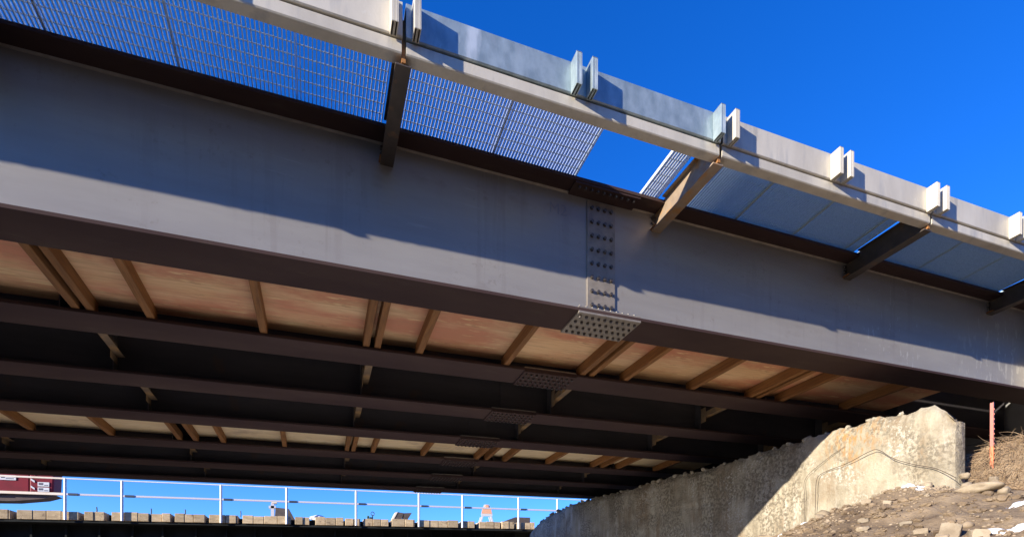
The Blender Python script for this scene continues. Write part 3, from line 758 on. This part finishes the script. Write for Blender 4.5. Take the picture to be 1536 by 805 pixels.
# stubby concrete block at its right end
tag(build(MB().box(9.3, 10.6, OY - .15, OY + 1, -2, .38 + 2.98, False), 'concrete_block', 'abutment_concrete', None, (0, 0, EYE)), 'pale concrete block at the right end of the old bridge', 'block')

rl = empty('pipe_railing', B(0, OY - .06, 3.0)); tag(rl, 'white pipe railing with grey middle rail on the old bridge', 'railing')
def rp(mb, name, m, par=None):
    o = build(mb, name, m, par or rl); o.location = (0, -OY + .06, -3.0) if par is None else (0, 0, 0); return o
PX = [-11.2, -7.755, -6.164, -3.147, -.955, 1.565, 4.037, 5.866, 8.392, 10.252]
yr = OY - .06
for n_, px in enumerate(PX):
    po = rp(MB().prism([(px + .043 * math.cos(t * .785), yr + .043 * math.sin(t * .785)) for t in range(8)], 'z', 3.03, 4.40), 'rail_post', 'rail_paint')
    cl = rp(MB().box(px + .09, px + .36, yr - .05, yr + .05, 3.845, 3.915), 'clamp', 'dark_clamp')
def rail(x0, x1, z, h, m): rp(MB().box(x0, x1, yr - .03, yr + .03, z - h, z + h), 'rail', m)
rail(-12, -7.76, 3.88, .04, 'rail_wood'); rail(-7.755, 12, 3.88, .03, 'rail_grey')
rail(-12, -7.76, 4.40, .025, 'rail_wood'); rail(-7.755, 12, 4.40, .015, 'rail_paint')

# red machine standing on the old bridge
mc = empty('crawler_machine', B(-10.8, 26.6, 3.31)); tag(mc, 'dark red crawler machine behind the railing at the lower left edge', 'machine')
def mp(mb, name, m, bevel=0, par=None):
    o = build(mb, name, m, par or mc, None, bevel); o.location = (0, 0, 0); return o
body = mp(MB().prism([(-3.2, 1.15), (.75, 1.15), (.75, 2.3), (-3.2, 2.3)], 'y', -1.3, -.62), 'side_panel', 'red_paint', .03)
rear = mp(MB().prism([(.77, 1.18), (1.50, 1.22), (1.54, 2.25), (.77, 2.3)], 'y', -1.34, -.6), 'counterweight', 'red_paint', .05)
mp(MB().box(-.32, -.27, -1.325, -1.301, 1.2, 2.2), 'panel_seam', 'red_dark', 0, body)
mp(MB().prism([(-3.2, 1.152), (-.35, 1.152), (-.55, 1.42), (-3.2, 1.55)], 'y', -1.325, -1.302), 'sill', 'red_dark', 0, body)
mp(MB().prism([(-3.2, .95), (-.8, .86), (.2, .88), (1.1, 1.0), (1.5, 1.14), (-3.2, 1.14)], 'y', -1.1, -.5), 'belly', 'grey_belly')
pl = mp(MB().box(-.12, .36, -1.325, -1.302, 1.62, 1.80), 'placard', 'white_paint', 0, body)
mp(MB().box(-.08, .03, -1.328, -1.3255, 1.69, 1.78).box(.06, .30, -1.328, -1.3255, 1.66, 1.69), 'placard_print', 'print_ink', 0, body)
for zz in (1.22, 1.42):
    mp(MB().box(1.03, 1.38, -1.365, -1.342, zz, zz + .16), 'placard', 'white_paint', 0, rear)
    mp(MB().box(1.06, 1.2, -1.368, -1.3655, zz + .05, zz + .13).box(1.23, 1.35, -1.368, -1.3655, zz + .03, zz + .06), 'placard_print', 'print_ink', 0, rear)
for q in range(3):
    z = 1.28 + q * .27; mp(MB().prism([(.82, z + .09), (.94, z), (.94, z + .07), (.82, z + .16)], 'y', -1.365, -1.342), 'warning_stripe', 'white_paint', 0, rear)
mp(MB().box(1.42, 1.5, -1.36, -1.342, 1.75, 2.0), 'vent', 'red_dark', 0, rear)
for s_ in (-1,):
    pts = [(-3.4, .62), (-3.5, .35), (-3.3, .06), (-.2, .0), (.1, .06), (-.3, .22), (-1.2, .5), (-2.2, .66)]
    mp(MB().prism(pts, 'y', s_ * 1.0 - .25, s_ * 1.0 + .25), 'track', 'black_rubber', .03)

# barricade, boards and small things on the old deck
bc = empty('barricade', B(7.55, 24.0, 3.34)); bc.scale = (.82, .82, .85); tag(bc, 'small white and orange A-frame barricade on the old bridge', 'barricade')
def bp_(mb, name, m): return build(mb, name, m, bc, None, .006)
for sx_ in (-1, 1):
    for sy_ in (-1, 1):
        bp_(MB().prism([(sx_ * .44 - .05, 0), (sx_ * .44 + .05, 0), (sx_ * .25 + .05, .6), (sx_ * .25 - .05, .6)], 'y', sy_ * .16 - .02, sy_ * .16 + .02), 'leg', 'white_paint')
bp_(MB().prism([(-.33, .60), (.33, .60), (.34, .74), (-.34, .74)], 'y', -.18, -.16), 'board', 'white_paint')
bp_(MB().prism([(-.32, .742), (.32, .742), (.26, 1.02), (-.26, 1.02)], 'y', -.175, -.155), 'board', 'orange_paint')
bp_(MB().prism([(-.25, 1.022), (.25, 1.022), (.15, 1.24), (-.15, 1.24)], 'y', -.17, -.15), 'lamp_bracket', 'white_paint')
bp_(MB().prism([(.11 * math.cos(t * .524), 1.13 + .11 * math.sin(t * .524)) for t in range(12)], 'y', -.2, -.171), 'lamp', 'orange_paint')
def tilted(x, y, pts, lab, m='dark_board', th=.5, name='leaning_board'):
    e = empty(name, B(x, y, 3.3)); tag(e, lab, 'board')
    build(MB().prism(pts, 'y', -th / 2, th / 2), 'panel', m, e, None, .01)
    return e
e = tilted(3.45, 24, [(-.32, 0), (.06, 0), (.28, .58), (.0, .62)], 'leaning brown board standing on the old timber deck', th=.4)
build(MB().prism([(-.40, 0), (-.33, 0), (.0, .62), (-.10, .60)], 'y', -.22, .18), 'pale_edge', 'rail_wood', e)
build(MB().prism([(.18, 0), (.25, 0), (.62, .6), (.29, .58)], 'y', -.2, .2), 'panel', 'dark_board', e)
e = tilted(-1.25, 24, [(-.25, 0), (.62, 0), (.3, .62), (-.2, .66)], 'dark stacked board with pale stake left of a railing post', th=.4)
build(MB().box(-.38, -.26, -.1, .1, 0, .84).box(-.46, -.2, -.1, .1, .64, .74, True), 'stake', 'rail_grey', e)
build(MB().box(-.36, -.16, -.12, .12, .841, .94), 'stake_cap', 'rail_wood', e)
e = tilted(8.6, 23.6, [(-1.1, 0), (.9, 0), (.9, .46), (.15, .46)], 'dark wedge of boards beside the barricade', th=.6, name='board_pile')
gn = empty('green_valve', B(2.2, 23.2, 3.32)); tag(gn, 'small green valve with a ring handle on the old deck', 'valve')
build(MB().box(-.13, .13, -.1, .1, 0, .12).box(-.10, -.02, -.07, .07, .1205, .30).box(.0, .09, -.07, .07, .1205, .24), 'valve_body', 'green_paint', gn)
build(MB().tube([(.12 + .07 * math.cos(t * .785), 0, .40 + .08 * math.sin(t * .785)) for t in range(9)], .018, 5).box(.10, .14, -.02, .02, .12, .34), 'ring_handle', 'dark_clamp', gn)
o = link('sand_bag', rock_mesh(.28, .2, .11, 3, 3, .3), 'snow'); o.location = B(.15, 22.5, 3.36); tag(o, 'small white heap on the old timber deck', 'heap')
for k, x in enumerate((-7.0, -5.4, -4.35, -2.55)):
    tag(build(MB().tube([(0, 0, 0), (.01, 0, .12), (0, 0, .22)], .02, 5), 'spike', 'dark_clamp', None, B(x, OY + .3, 3.32)), '%s iron spike from the left on the old timbers' % ORD[k], 'spike', 'iron spikes on the old timbers')
